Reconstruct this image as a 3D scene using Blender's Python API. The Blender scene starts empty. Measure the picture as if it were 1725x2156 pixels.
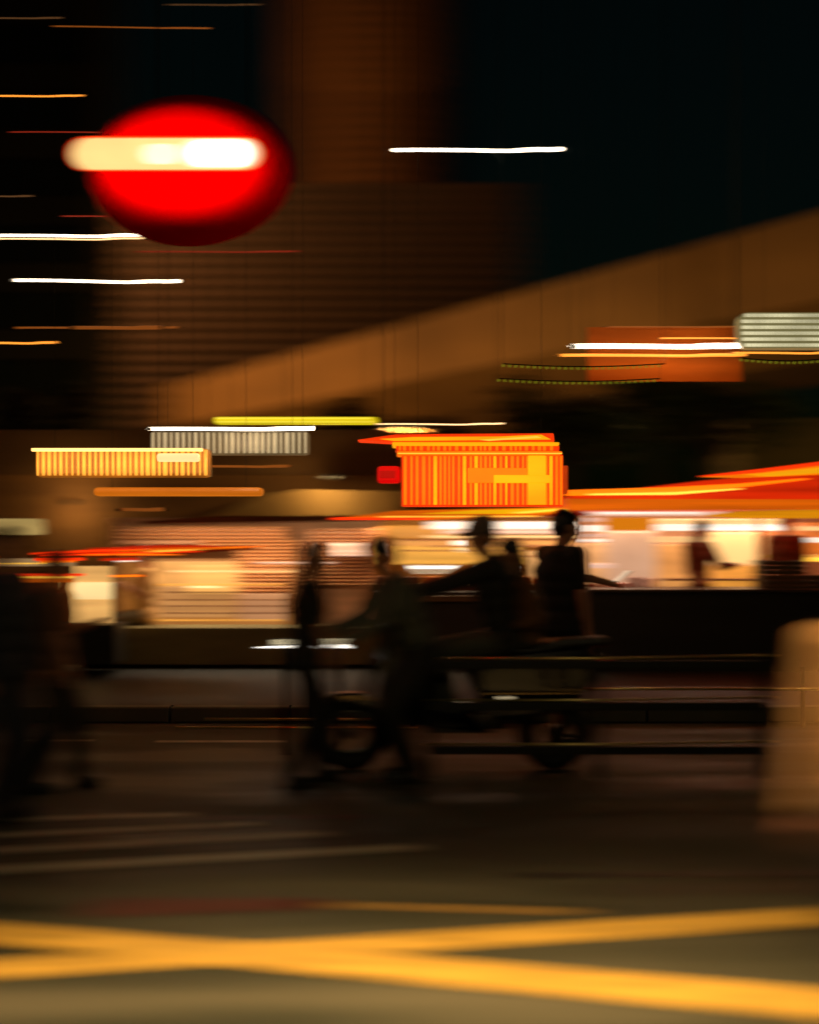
import bpy, bmesh, math, random
from mathutils import Vector, Matrix
random.seed(7)
S = bpy.context.scene
COL = S.collection
R = math.radians

# ------------------------------------------------------------------ camera, sky, lights, exposure
CAM_H = 1.6
cam_d = bpy.data.cameras.new('camera')
cam = bpy.data.objects.new('camera', cam_d); COL.objects.link(cam)
cam.location = (0, 0, CAM_H); cam.rotation_euler = (R(90), 0, 0)
cam_d.sensor_fit = 'VERTICAL'; cam_d.sensor_height = 36; cam_d.lens = 50
cam_d.shift_y = 0.0195
cam_d.clip_start = 0.1; cam_d.clip_end = 800
cam_d.dof.use_dof = True
cam_d.dof.focus_distance = 12.0
cam_d.dof.aperture_fstop = 0.71            # wide open lens with an oval (anamorphic) opening
cam_d.dof.aperture_ratio = 0.093
S.camera = cam

W = bpy.data.worlds.new('World'); S.world = W; W.use_nodes = True
nt = W.node_tree; nt.nodes.clear()
sky = nt.nodes.new('ShaderNodeTexSky'); sky.sky_type = 'NISHITA'; sky.sun_disc = False
sky.sun_elevation = R(2); sky.sun_rotation = R(200); sky.air_density = 1.0
bg = nt.nodes.new('ShaderNodeBackground'); bg.inputs[1].default_value = 0.0016
tint = nt.nodes.new('ShaderNodeMix'); tint.data_type = 'RGBA'; tint.blend_type = 'MULTIPLY'
tint.inputs[0].default_value = 1.0; tint.inputs[7].default_value = (0.34, 0.85, 0.85, 1)
out = nt.nodes.new('ShaderNodeOutputWorld')
nt.links.new(sky.outputs[0], tint.inputs[6]); nt.links.new(tint.outputs[2], bg.inputs[0]); nt.links.new(bg.outputs[0], out.inputs[0])
sun_d = bpy.data.lights.new('moonlight', 'SUN'); sun_d.energy = 0.006; sun_d.angle = R(0.5); sun_d.color = (1, .9, .75)
sun = bpy.data.objects.new('moonlight', sun_d); COL.objects.link(sun)
sun.rotation_euler = (R(60), 0, R(200))
S.view_settings.view_transform = 'Standard'; S.view_settings.look = 'None'
S.view_settings.exposure = 0; S.view_settings.gamma = 1; S.view_settings.use_curve_mapping = False
S.render.engine = 'CYCLES'
S.cycles.use_denoising = True
S.cycles.max_bounces = 6; S.cycles.sample_clamp_indirect = 4

# ------------------------------------------------------------------ helpers
K = (1024 / 2156) / (1024 * 50 / 36)
def P(x, y, d):                         # a point seen at (x, y) of the 1725x2156 view, standing d metres away
    return Vector(((x - 862.5) * K * d, d, CAM_H + (1120 - y) * K * d))
def G(x, y):                            # the same for a point on the road
    d = CAM_H / (K * (y - 1120)); return Vector(((x - 862.5) * K * d, d, 0))
def lin(c):
    return tuple(((v / 255) / 12.92 if v <= 10 else ((v / 255 + .055) / 1.055) ** 2.4) for v in c)

MATS = {}
def mat(name, rgb, rough=.7, metal=0, var=.25, scale=(6, 6, 6), bump=0.0, coat=0, linear=False, alpha=None, trans=0):
    if name in MATS: return MATS[name]
    m = bpy.data.materials.new(name); m.use_nodes = True; n = m.node_tree.nodes; l = m.node_tree.links
    b = n['Principled BSDF']; c = rgb if linear else lin(rgb)
    tc = n.new('ShaderNodeTexCoord'); mp = n.new('ShaderNodeMapping'); mp.inputs['Scale'].default_value = scale
    nz = n.new('ShaderNodeTexNoise'); nz.inputs['Scale'].default_value = 1; nz.inputs['Detail'].default_value = 5
    l.new(tc.outputs['Object'], mp.inputs[0]); l.new(mp.outputs[0], nz.inputs['Vector'])
    r = n.new('ShaderNodeMapRange'); r.inputs['From Min'].default_value = .3; r.inputs['From Max'].default_value = .7
    r.inputs['To Min'].default_value = 1 - var; r.inputs['To Max'].default_value = 1 + var
    mx = n.new('ShaderNodeVectorMath'); mx.operation = 'SCALE'; mx.inputs[0].default_value = c
    l.new(nz.outputs[0], r.inputs[0]); l.new(r.outputs[0], mx.inputs['Scale']); l.new(mx.outputs[0], b.inputs['Base Color'])
    b.inputs['Roughness'].default_value = rough; b.inputs['Metallic'].default_value = metal
    b.inputs['Coat Weight'].default_value = coat
    b.inputs['Transmission Weight'].default_value = trans
    if bump:
        bp = n.new('ShaderNodeBump'); bp.inputs['Strength'].default_value = bump
        l.new(nz.outputs[0], bp.inputs['Height']); l.new(bp.outputs[0], b.inputs['Normal'])
    MATS[name] = m; return m

def glow(name, rgb, strength=1.0, var=.15, scale=(.5, .5, 9), white=False):
    """a diffuser that gives off light, its noise stretched sideways for a streaked look"""
    if name in MATS: return MATS[name]
    m = bpy.data.materials.new(name); m.use_nodes = True; n = m.node_tree.nodes; l = m.node_tree.links
    b = n['Principled BSDF']; c = lin(rgb)
    b.inputs['Base Color'].default_value = (*[v * .3 + .01 for v in c], 1); b.inputs['Roughness'].default_value = .5
    tc = n.new('ShaderNodeTexCoord'); mp = n.new('ShaderNodeMapping'); mp.inputs['Scale'].default_value = scale  # sideways-stretched noise paints streaks into the glow
    nz = n.new('ShaderNodeTexNoise'); nz.inputs['Scale'].default_value = 1; nz.inputs['Detail'].default_value = 4
    l.new(tc.outputs['Object'], mp.inputs[0]); l.new(mp.outputs[0], nz.inputs['Vector'])
    r = n.new('ShaderNodeMapRange'); r.inputs['From Min'].default_value = .3; r.inputs['From Max'].default_value = .7
    r.inputs['To Min'].default_value = strength * (1 - var); r.inputs['To Max'].default_value = strength * (1 + var)
    l.new(nz.outputs[0], r.inputs[0]); b.inputs['Emission Color'].default_value = (*c, 1); l.new(r.outputs[0], b.inputs['Emission Strength'])
    MATS[name] = m; return m

class MB:
    def __init__(s): s.bm = bmesh.new()
    def box(s, a, b):
        x0, y0, z0 = [min(a[i], b[i]) for i in range(3)]; x1, y1, z1 = [max(a[i], b[i]) for i in range(3)]
        v = [s.bm.verts.new(p) for p in ((x0,y0,z0),(x1,y0,z0),(x1,y1,z0),(x0,y1,z0),(x0,y0,z1),(x1,y0,z1),(x1,y1,z1),(x0,y1,z1))]
        for f in ((0,3,2,1),(4,5,6,7),(0,1,5,4),(1,2,6,5),(2,3,7,6),(3,0,4,7)): s.bm.faces.new([v[i] for i in f])
        return s
    def prism(s, pts, axis_vec):                       # closed polygon pushed along a vector
        n = len(pts); av = Vector(axis_vec)
        a = [s.bm.verts.new(p) for p in pts]; b = [s.bm.verts.new(Vector(p) + av) for p in pts]
        s.bm.faces.new(a[::-1]); s.bm.faces.new(b)
        for i in range(n): s.bm.faces.new((a[i], a[(i+1) % n], b[(i+1) % n], b[i]))
        return s
    def quad(s, *p): s.bm.faces.new([s.bm.verts.new(q) for q in p]); return s
    def tube(s, pts, rad, seg=10):
        pts = [Vector(p) for p in pts]; rings = []
        if not hasattr(rad, '__len__'): rad = [rad] * len(pts)
        for i, p in enumerate(pts):
            t = (pts[min(i+1, len(pts)-1)] - pts[max(i-1, 0)]).normalized()
            u = t.cross(Vector((0, 0, 1)) if abs(t.z) < .9 else Vector((1, 0, 0))).normalized(); w = t.cross(u)
            rings.append([s.bm.verts.new(p + (u * math.cos(a) + w * math.sin(a)) * rad[i]) for a in [2 * math.pi * k / seg for k in range(seg)]])
        for a, b in zip(rings, rings[1:]):
            for k in range(seg): s.bm.faces.new((a[k], a[(k+1) % seg], b[(k+1) % seg], b[k]))
        s.bm.faces.new(rings[0][::-1]); s.bm.faces.new(rings[-1]); return s
    def ball(s, c, r, seg=12, sub=None):
        r = r if hasattr(r, '__len__') else (r, r, r)
        M = Matrix.Translation(c) @ Matrix.Diagonal((*r, 1))
        bmesh.ops.create_uvsphere(s.bm, u_segments=seg, v_segments=max(6, seg * 2 // 3), radius=1, matrix=M); return s
    def ring(s, c, Rr, r, seg=28, s2=8):                # torus in the XZ plane
        V = []
        for i in range(seg):
            a = 2 * math.pi * i / seg; V.append([])
            for j in range(s2):
                b = 2 * math.pi * j / s2; q = Rr + r * math.cos(b)
                V[-1].append(s.bm.verts.new((c[0] + q * math.cos(a), c[1] + r * math.sin(b), c[2] + q * math.sin(a))))
        for i in range(seg):
            for j in range(s2): s.bm.faces.new((V[i][j], V[(i+1) % seg][j], V[(i+1) % seg][(j+1) % s2], V[i][(j+1) % s2]))
        return s
    def build(s, name, m, parent=None, bevel=0, smooth=False, kind=None):
        bmesh.ops.recalc_face_normals(s.bm, faces=s.bm.faces)
        me = bpy.data.meshes.new(name); s.bm.to_mesh(me); s.bm.free(); me.materials.append(m)
        if smooth:
            for p in me.polygons: p.use_smooth = True
        o = bpy.data.objects.new(name, me); COL.objects.link(o)
        if parent: o.parent = parent; o.matrix_parent_inverse = Matrix.Translation(-parent.location) if False else Matrix.Identity(4)
        if parent: o.location = -Vector(parent_origin(parent))
        if bevel:
            b = o.modifiers.new('bevel', 'BEVEL'); b.width = bevel; b.segments = 2; b.limit_method = 'ANGLE'
        if kind: o['kind'] = kind
        return o
def parent_origin(o):
    p = Vector((0, 0, 0))
    while o: p += o.location; o = o.parent
    return p
def tag(o, label, cat, group=None):
    o['label'] = label; o['category'] = cat
    if group: o['group'] = group
    return o
def thing(name, loc, label, cat, group=None):
    e = bpy.data.objects.new(name, None); COL.objects.link(e); e.location = loc; e.empty_display_size = .2
    return tag(e, label, cat, group)
def struct(o): o['kind'] = 'structure'; return o
def lamp(name, kind, loc, energy, color, parent=None, size=.1, **kw):
    d = bpy.data.lights.new(name, kind); d.energy = energy; d.color = color
    if kind == 'AREA':
        d.shape = 'RECTANGLE'; d.size = size if not hasattr(size, '__len__') else size[0]; d.size_y = .1 if not hasattr(size, '__len__') else size[1]
    else: d.shadow_soft_size = size
    for k, v in kw.items():
        if k != 'rot': setattr(d, k, v)
    o = bpy.data.objects.new(name, d); COL.objects.link(o); o.location = loc
    if 'rot' in kw: o.rotation_euler = kw['rot']
    if parent: o.parent = parent; o.location = Vector(loc) - parent_origin(parent)
    return o
WARM = (1, .72, .42); SODIUM = (1, .5, .14); NEUT = (1, .76, .5)

# shared paints
black_metal = mat('black_metal', (22, 23, 20), .45, .6)
grey_metal = mat('grey_metal', (90, 88, 78), .4, .8)
dark_paint = mat('dark_paint', (26, 25, 18), .6)

# ------------------------------------------------------------------ ground
def road_material():
    m = bpy.data.materials.new('asphalt'); m.use_nodes = True; n = m.node_tree.nodes; l = m.node_tree.links
    b = n['Principled BSDF']; tc = n.new('ShaderNodeTexCoord')
    fine = n.new('ShaderNodeTexNoise'); fine.inputs['Scale'].default_value = 90; fine.inputs['Detail'].default_value = 4
    mp = n.new('ShaderNodeMapping'); mp.inputs['Scale'].default_value = (.35, 1.6, 1)
    wet = n.new('ShaderNodeTexNoise'); wet.inputs['Scale'].default_value = 1.2; wet.inputs['Detail'].default_value = 4
    l.new(tc.outputs['Object'], fine.inputs['Vector']); l.new(tc.outputs['Object'], mp.inputs[0]); l.new(mp.outputs[0], wet.inputs['Vector'])
    cr = n.new('ShaderNodeValToRGB'); cr.color_ramp.elements[0].color = (.011, .018, .009, 1); cr.color_ramp.elements[1].color = (.105, .096, .056, 1)
    cr.color_ramp.elements[0].position = .3; cr.color_ramp.elements[1].position = .7
    l.new(wet.outputs[0], cr.inputs[0]); l.new(cr.outputs[0], b.inputs['Base Color'])
    rr = n.new('ShaderNodeMapRange'); rr.inputs['From Min'].default_value = .35; rr.inputs['From Max'].default_value = .65
    rr.inputs['To Min'].default_value = .42; rr.inputs['To Max'].default_value = .8
    l.new(wet.outputs[0], rr.inputs[0]); l.new(rr.outputs[0], b.inputs['Roughness'])
    b.inputs['Specular IOR Level'].default_value = .3
    bp = n.new('ShaderNodeBump'); bp.inputs['Strength'].default_value = .25; bp.inputs['Distance'].default_value = .02
    l.new(fine.outputs[0], bp.inputs['Height']); l.new(bp.outputs[0], b.inputs['Normal'])
    return m
asphalt = road_material()
struct(MB().quad((-300, -60, 0), (300, -60, 0), (300, 500, 0), (-300, 500, 0)).build('road', asphalt))
pave = mat('paving', (24, 25, 15), .6, 0, .2, (2, 2, 2), .1)
KY = 11.9
pv = struct(MB().box((-60, KY + .16, 0.004), (60, 60, .13)).build('pavement', pave))
kerb_m = mat('kerb_stone_grey', (78, 80, 58), .6, 0, .2, (3, 3, 3), .2)
kme = None
for i in range(-9, 9):
    if kme is None:
        k = MB().box((0, 0, 0.004), (.985, .157, .135)).build('kerb_stone', kerb_m, None, .015); kme = k
    else:
        k = kme.copy(); COL.objects.link(k)
    k.parent = pv; k.location = (i * 1.0, KY, 0)

yellow = mat('road_yellow', (196, 156, 60), .55, 0, .4, (3, 9, 1), .1)
white_paint = mat('road_white', (170, 166, 140), .6, 0, .25, (5, 5, 1), .1)
def paint(name, a, b, w0, w1, m, z=.004, label=None, cat='road marking'):
    a = Vector(a); b = Vector(b); t = (b - a).normalized(); n = Vector((-t.y, t.x, 0))
    o = MB().box((0, 0, 0), (1, 1, 1)) if False else MB()
    N = 14
    for i in range(N):
        p = a.lerp(b, i / N); q = a.lerp(b, (i + 1) / N); wa = w0 + (w1 - w0) * i / N; wb = w0 + (w1 - w0) * (i + 1) / N
        o.quad(p + n * wa / 2 + Vector((0, 0, z)), p - n * wa / 2 + Vector((0, 0, z)), q - n * wb / 2 + Vector((0, 0, z)), q + n * wb / 2 + Vector((0, 0, z)))
    bmesh.ops.remove_doubles(o.bm, verts=o.bm.verts, dist=.0005)
    ob = o.build(name, m); ob['kind'] = 'structure'; return ob
def ext(p, q, e):
    t = (q - p).normalized(); return p - t * e, q + t * e
a, b = ext(G(0, 2040), G(1725, 1930), 2.5); paint('road_marking', a, b, .22, .27, yellow)
a, b = ext(G(0, 1968), G(1725, 2116), 2.5); paint('road_marking', a, b, .22, .36, yellow, .008)
a, b = ext(G(0, 1832), G(880, 1784), 0); a -= (b - a) * .3; paint('road_marking', a, b, .17, .14, white_paint)
a, b = G(0, 1792), G(690, 1756); a -= (b - a) * .3; paint('road_marking', a, b, .15, .13, white_paint)
a, b = G(0, 1760), G(530, 1736); a -= (b - a) * .3; paint('road_marking', a, b, .12, .12, white_paint)
a, b = G(0, 1727), G(400, 1716); a -= (b - a) * .3; paint('road_marking', a, b, .12, .12, white_paint)
a, b = G(330, 1562), G(600, 1562); paint('road_marking', a, b, .10, .10, white_paint)
paint('road_marking', G(60, 1560), G(200, 1560), .10, .10, white_paint)
paint('road_marking', G(1080, 1845), G(2200, 1838), .09, .09, mat('road_dark_seam', (20, 20, 16), .5))
paint('road_marking', G(640, 1905), G(1220, 1922), .07, .07, mat('road_old_yellow', (150, 116, 50), .6))

paint('road_marking', G(200, 1912), G(700, 1904), .30, .16, mat('road_red_reflection', (74, 34, 18), .6, 0, .4, (2, 8, 1)))  # red light reflected on the asphalt, painted as a patch
paint('road_marking', G(430, 1724), G(800, 1720), .10, .06, mat('road_red_reflection', (74, 34, 18)))  # second painted streak of red reflection
# ------------------------------------------------------------------ flyover behind the market
concrete = mat('flyover_concrete', (140, 108, 58), .85, 0, .3, (.25, .25, .6), .15)
fa, fb = Vector((-24, 90, 0)), Vector((19, 10.9, 0))
ft = (fb - fa).normalized(); fn = Vector((-ft.y, ft.x, 0))     # fn points away from the road ahead
if fn.y < 0: fn = -fn
fly = thing('flyover', (fa + fb) / 2, 'long concrete flyover lit brown by street lamps, rising above the stall roofs', 'bridge')
prof = [(0, 6.5), (0, 8.35), (.25, 8.45), (.3, 7.5), (9, 7.5), (9, 8.4), (9.2, 8.4), (9.3, 6.8), (6.5, 5.6), (2.4, 5.6)]
MB().prism([fa + fn * u + Vector((0, 0, z)) for u, z in prof], fb - fa).build('deck', concrete, fly)
for t in (.08, .3, .55):
    c = fa.lerp(fb, t) + fn * 4.5
    MB().tube([c, c + Vector((0, 0, 5.0)), c + Vector((0, 0, 5.62))], [.8, .8, 1.5], 16).build('pier', concrete, fly)
jt = MB()
for i in range(1, 14):
    c = fa.lerp(fb, i / 14) - fn * .02; jt.box(c + Vector((-.05, -.03, 6.52)), c + Vector((.05, .03, 8.33)))
jt.build('joint_strip', mat('joint_dark', (120, 94, 52), .8), fly, kind='stuff')

# ------------------------------------------------------------------ towers far behind
def facade_tower(name, x0, x1, ytop, ybot, d, wallm, glassm, label, floors, cols, depth=12, rounded=False, finm=None, finpitch=None):
    a = P(x0, ybot, d); b = P(x1, ytop, d); top = b.z
    e = thing(name, ((a.x + b.x) / 2, d, 0), label, 'building')
    if rounded:
        cx = (a.x + b.x) / 2; r = (b.x - a.x) / 2
        pts = [Vector((cx + r * math.sin(t), d + r - r * math.cos(t), 0)) for t in [math.pi * 2 * i / 40 for i in range(40)]]
        MB().prism(pts, (0, 0, top)).build('wall', wallm, e)
        f = MB(); z = 3
        while z < top:
            f.prism([Vector((p.x + (p.x - cx) * .018, p.y + (p.y - d - r) * .018, z)) for p in pts], (0, 0, finpitch * .38)); z += finpitch
        f.build('louvre_fins', finm, e, kind='stuff')
    else:
        MB().box((a.x, d, 0), (b.x, d + depth, top)).build('wall', wallm, e)
        if finm:
            f = MB(); z = 3
            while z < top: f.box((a.x - .1, d - .14, z), (b.x + .2, d - .003, z + finpitch * .4)); z += finpitch
            f.build('louvre_fins', finm, e, kind='stuff')
        if floors:
            fw = (b.x - a.x) / cols; fh = (top - 3) / floors
            proto = proto2 = None
            for i in range(floors):
                for j in range(cols):
                    x = a.x + j * fw + fw * .18; z = 3 + i * fh + fh * .25
                    if proto is None:
                        proto = MB().box((0, -.06, 0), (fw * .64, -.004, fh * .55)).build('window', black_metal, e)
                        w = proto; proto2 = MB().box((.06, -.09, .06), (fw * .64 - .06, -.062, fh * .55 - .06)).build('pane', glassm, proto); q = proto2
                    else:
                        w = proto.copy(); COL.objects.link(w); w.parent = e; q = proto2.copy(); COL.objects.link(q); q.parent = w
                    w.location = Vector((x, d, z)) - e.location; q.location = (0, 0, 0)
    return e
glass_dark = mat('dark_window_glass', (10, 14, 18), .12, 0, .1, coat=.5)
fac_olive = mat('facade_olive', (48, 44, 30), .85, 0, .3, (.3, .3, .6))
facade_tower('office_building', -120, 205, -250, 1250, 38, fac_olive, glass_dark,
             'dark office block on the left behind the thin horizontal light streaks', 9, 3, 3)
facade_tower('apartment_tower', 590, 960, -300, 1000, 78, mat('tower_brown', (120, 84, 46), .9, 0, .25, (.2, .2, .2)), glass_dark,
             'round brown tower with horizontal louvres reaching out of the top of the picture', 0, 0, rounded=True,
             finm=mat('fin_brown', (142, 98, 54), .8), finpitch=.62)
facade_tower('parking_garage', 250, 1085, 385, 1000, 66, mat('garage_brown', (48, 34, 20), .9, 0, .3, (.1, .1, .4)), glass_dark,
             'wide low brown block with fine horizontal slats in front of the round tower', 0, 0,
             finm=mat('slat_brown', (58, 40, 24), .85), finpitch=.5)
facade_tower('warehouse', 1560, 2000, 880, 1250, 26, mat('warehouse_olive', (110, 94, 46), .9, 0, .25, (.3, .3, 1.5)), glass_dark,
             'low olive wall of a warehouse above the red awning at right', 0, 0, 1.5)

# ------------------------------------------------------------------ lamps and neon, drawn out into tubes as long as their motion streaks
WAVE = [(0, 0), (.06, .1), (.15, .2), (.3, .1), (.45, -.1), (.6, -.45), (.7, -.5), (.78, .1), (.85, .45), (.93, .35), (1, .8)]
TOPZ = 8.6
def hang(e, *ps):
    for p in ps: MB().tube([p, Vector((p.x, p.y, TOPZ))], .0018, 5).build('suspension_wire', black_metal, e)
def strip(x0, x1, y, w, m, d, label, group=None, wave=3, name='light_streak', cat='strip light', mount=True, y1=None, arm=.1, lampE=0, lc=WARM):
    """thin glowing tube, slightly bowed, in end holders; w = thickness in view pixels"""
    pts = []; rad = []; rr = w * K * d / 2
    dy = 0 if y1 is None else y1 - y
    for t, o in WAVE:
        pts.append(P(x0 + (x1 - x0) * t, y + dy * t - o * wave, d)); rad.append(rr * (1 + .18 * (t > .7)))
    pts = [pts[0] - Vector((rr * 1.2, 0, 0))] + pts + [pts[-1] + Vector((rr * 1.2, 0, 0))]; rad = [rr * .3] + rad + [rr * .3]
    e = thing(name, pts[0].lerp(pts[-1], .5), label, cat, group)
    MB().tube(pts, rad, 10).build('tube', m, e, smooth=True)
    if mount:
        for p in (pts[1], pts[-2]): MB().tube([p - Vector((rr, 0, 0)), p + Vector((rr * 2, 0, 0))], rr * 1.05, 8).build('holder', black_metal, e)
        hang(e, pts[2] + Vector((0, rr, 0)), pts[-3] + Vector((0, rr, 0)))
    if lampE: lamp('streak_point_light', 'POINT', pts[6] + Vector((0, -.25, -.1)), lampE, lc, e, .08)
    return e
g_white = glow('streak_tube_white', (255, 232, 200), 5, .1); g_cream = glow('streak_tube_cream', (255, 205, 140), 2.2)
g_orange = glow('streak_tube_orange', (255, 150, 50), 1.6); g_amberdim = glow('streak_tube_amber_dim', (150, 78, 25), .75)
g_reddim = glow('streak_tube_red_dim', (150, 40, 22), .8); g_brown = glow('streak_tube_brown_dim', (95, 62, 34), .8)
g_peach = glow('tube_peach', (255, 190, 110), 2.0)
D = 13.6
strip(28, 378, 590, 5.5, g_white, D, 'white light streak hanging before the dark office block, lowest bright white one at left', y1=594)
strip(-40, 320, 496, 5, g_white, D, 'white light streak at left edge, upper tube of the close pair')
strip(-40, 315, 503, 2.6, g_cream, D, 'thin cream light streak running just under a thicker white one')
strip(-60, 175, 202, 3, g_orange, D, 'orange light streak highest bright one at the left edge', wave=1.5)
strip(-60, 120, 722, 4, g_orange, D, 'short orange light streak at the left edge above the amber light box', wave=2)
strip(30, 375, 690, 4, g_amberdim, D, 'dull amber light streak with a thicker middle, above the short orange one', wave=1.5)
strip(150, 338, 690, 7, g_amberdim, D - .2, 'thick stubby amber light streak fixed over a longer dull one', wave=1)
strip(130, 490, 455, 2.4, g_reddim, D, 'dim red light streak just below the signal', wave=2, y1=457)
strip(290, 625, 530, 2.4, g_reddim, D + 1.5, 'dim red light streak sloping right, lower than the signal and left of centre', wave=1.5)
strip(20, 355, 278, 2.2, g_reddim, D, 'faint red light streak just above the bright capsule lamp', wave=2)
strip(110, 443, 55, 2.6, g_amberdim, D, 'faint amber light streak near the top left corner', wave=1, y1=60)
strip(-60, 68, 413, 3, g_brown, D, 'short brown light streak at the left edge beside the signal', wave=1)
strip(-60, 130, 38, 3, g_brown, D, 'short brown light streak in the very top left corner', wave=1)
strip(350, 545, 10, 2.4, g_brown, D + 1.5, 'short brown light streak at the top edge', wave=1)
s = strip(830, 1183, 316, 7, g_white, 13.4, 'lone long white lamp streak hanging in the black sky', name='sky_lamp_streak', cat='lamp', mount=False)
hang(s, P(850, 316, 13.4), P(1160, 316, 13.4))
def lightbox(name, x0, x1, y0, y1, d, m, label, depth=.18, flutes=0, fm=None, bands=0, bm_=None, cat='light box', group=None, radius=.03, frame=True, lampE=0, lc=WARM, lampname='box_lamp'):
    a = P(x0, y1, d); b = P(x1, y0, d); e = thing(name, ((a.x + b.x) / 2, d, a.z), label, cat, group)
    MB().box((a.x, d, a.z), (b.x, d + depth, b.z)).build('diffuser', m, e, radius)
    if frame: MB().box((a.x + .01, d + depth - .02, a.z + .01), (b.x - .01, d + depth + .06, b.z - .01)).build('casing', black_metal, e)
    if d < 14: hang(e, Vector((a.x + .15, d + depth * .5, b.z)), Vector((b.x - .15, d + depth * .5, b.z)))
    if flutes:  # flutes give the lamp's flicker stripes a solid shape
        w = (b.x - a.x) / flutes; pr = None
        for i in range(flutes):
            if pr is None:
                pr = MB().tube([(0, 0, a.z + .012), (0, 0, b.z - .012)], w * .30, 8).build('flute', fm, e, smooth=True); o = pr
            else: o = pr.copy(); COL.objects.link(o); o.parent = e
            o.location = Vector((a.x + (i + .5) * w, d - w * .12, 0)) - e.location
            o.scale = (random.uniform(.5, 1.3), 1, 1)
    if bands:
        h = (b.z - a.z) / bands; pr = None
        for i in range(bands):
            z = a.z + (i + .5) * h
            MB().box((a.x + .02, d - .02, z - h * .22), (b.x - .02 - random.random() * .05, d - .002, z + h * .22)).build('band', bm_, e, .004)
    if lampE: lamp(lampname, 'AREA', Vector(((a.x + b.x) / 2, d - .08, (a.z + b.z) / 2)), lampE, lc, e, (b.x - a.x, b.z - a.z), rot=(R(90), 0, 0))
    return e

# white fluted box with bright tube, yellow box, amber box, orange fascia
lightbox('light_box', 316, 650, 908, 957, 12.5, glow('box_grey_white', (92, 74, 46), .9, .25, (2, 1, 1)),
         'pale fluted light box hanging under a bright white tube', flutes=26, fm=glow('flute_white', (192, 170, 128), .9, .3, (5, 1, .5)))
strip(312, 662, 903, 7.5, g_white, 12.4, 'bright white tube along the top of the pale fluted box', wave=1.5, name='streak_lamp', cat='tube lamp', lampE=8)
lightbox('light_box', 450, 796, 877, 892, 13.4, glow('box_yellow', (214, 190, 14), .95, .25, (.6, 1, 12)),
         'thin lemon yellow light box above the white tube', bands=2, bm_=glow('band_yellow', (245, 222, 60), 1.0, .2))
strip(790, 1060, 893, 2.8, g_cream, 13.3, 'thin cream tube to the right of the yellow light box', wave=2, name='streak_lamp', cat='tube lamp')
amb = lightbox('light_box', 74, 440, 944, 1004, 12.3, glow('box_amber', (150, 82, 14), .9, .45, (3, 1, 7)),
         'deep amber light box with flicker stripes as glowing ribs, largest at left', flutes=30, fm=glow('flicker_flute_amber', (246, 172, 62), 1.0, .4, (7, 2, 5)), lampE=6, lc=SODIUM)
MB().box(P(330, 972, 12.2), P(422, 955, 12.25)).build('bright_panel', glow('amber_hot', (255, 222, 150), 1.1, .3), amb, .02)
MB().box(P(66, 950, 12.24), P(428, 944, 12.28)).build('top_strip', g_peach, amb, .005)
lightbox('light_box', 196, 552, 1026, 1044, 12.4, glow('box_orange', (200, 104, 16), .95, .3, (.5, 1, 9)),
         'flat orange light box below the amber ribbed one')
strip(430, 610, 982, 5, g_amberdim, 13.4, 'dull amber tube right of the amber light box', wave=1.5, name='streak_lamp', cat='tube lamp')
strip(250, 345, 1073, 7, g_amberdim, 13.4, 'short dull amber tube under the flat orange light box', wave=1, name='streak_lamp', cat='tube lamp')
lightbox('light_box', -60, 84, 1092, 1126, 15.5, glow('box_window', (170, 142, 82), .9, .3, (2, 1, 5)),
         'pale cream light box at the left edge above the dark figure')

# upper right cluster, more lamp streaks built as tubes
strip(1205, 1560, 729, 10, g_white, 13.2, 'thick white tube over the orange banner at upper right', wave=2, name='streak_lamp', cat='tube lamp', lampE=10, lc=SODIUM)
strip(1175, 1570, 748, 6, g_orange, 13.3, 'orange light streak directly under the thick white one', wave=2, name='neon_or_streak_tube', cat='neon tube')
strip(1275, 1570, 688, 3, g_amberdim, 13.5, 'thin dull amber light streak above the orange banner', wave=.5, name='neon_or_streak_tube', cat='neon tube')
strip(1388, 1760, 712, 3, g_orange, 13.25, 'thin orange light streak crossing in front of the white display', wave=1.5, name='neon_or_streak_tube', cat='neon tube')
strip(1540, 1780, 743, 4, g_orange, 13.25, 'orange light streak running under the white display', wave=2, name='neon_or_streak_tube', cat='neon tube')
bn = thing('banner', P(1400, 800, 13.6), 'orange fabric banner glowing under the tubes at upper right', 'banner')
MB().box(P(1238, 803, 13.6), P(1560, 690, 13.64)).build('cloth', mat('banner_orange', (196, 100, 14), .9, 0, .35, (.6, 1, 3)), bn)
for x in (1245, 1552):
    hang(bn, P(x, 690, 13.62))
led = thing('led_display', P(1640, 733, 13.1), 'pale dotted display panel with rounded end at the right edge', 'display')
a, b = P(1556, 733, 13.1), P(1800, 658, 13.1); r = .085
pts = [Vector((a.x + r - r * math.sin(t), a.y, (b.z - r) + r * math.cos(t))) for t in [R(15 * i) for i in range(7)]] + \
      [Vector((a.x + r - r * math.cos(t), a.y, (a.z + r) - r * math.sin(t))) for t in [R(15 * i) for i in range(7)]] + [Vector((b.x, a.y, a.z)), Vector((b.x, a.y, b.z))]
MB().prism(pts, (0, .15, 0)).build('panel', glow('display_base', (112, 104, 66), .9, .2), led)
dm = glow('display_dot', (214, 206, 165), .95, .35, (3, 1, 3)); dots = MB()
rows = 6
for i in range(rows):
    z = a.z + (b.z - a.z) * (i + .5) / rows
    for j in range(22):
        x = a.x + .045 + j * .048 + (.0 if 0 < i < rows - 1 else .025)
        if x < b.x - .03: dots.box((x - .019, a.y - .02, z - .014), (x + .019, a.y - .003, z + .014))
dots.build('led_dots', dm, led, kind='stuff')
hang(led, Vector((b.x - .2, 13.17, b.z)), Vector((a.x + .25, 13.17, b.z)))

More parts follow.
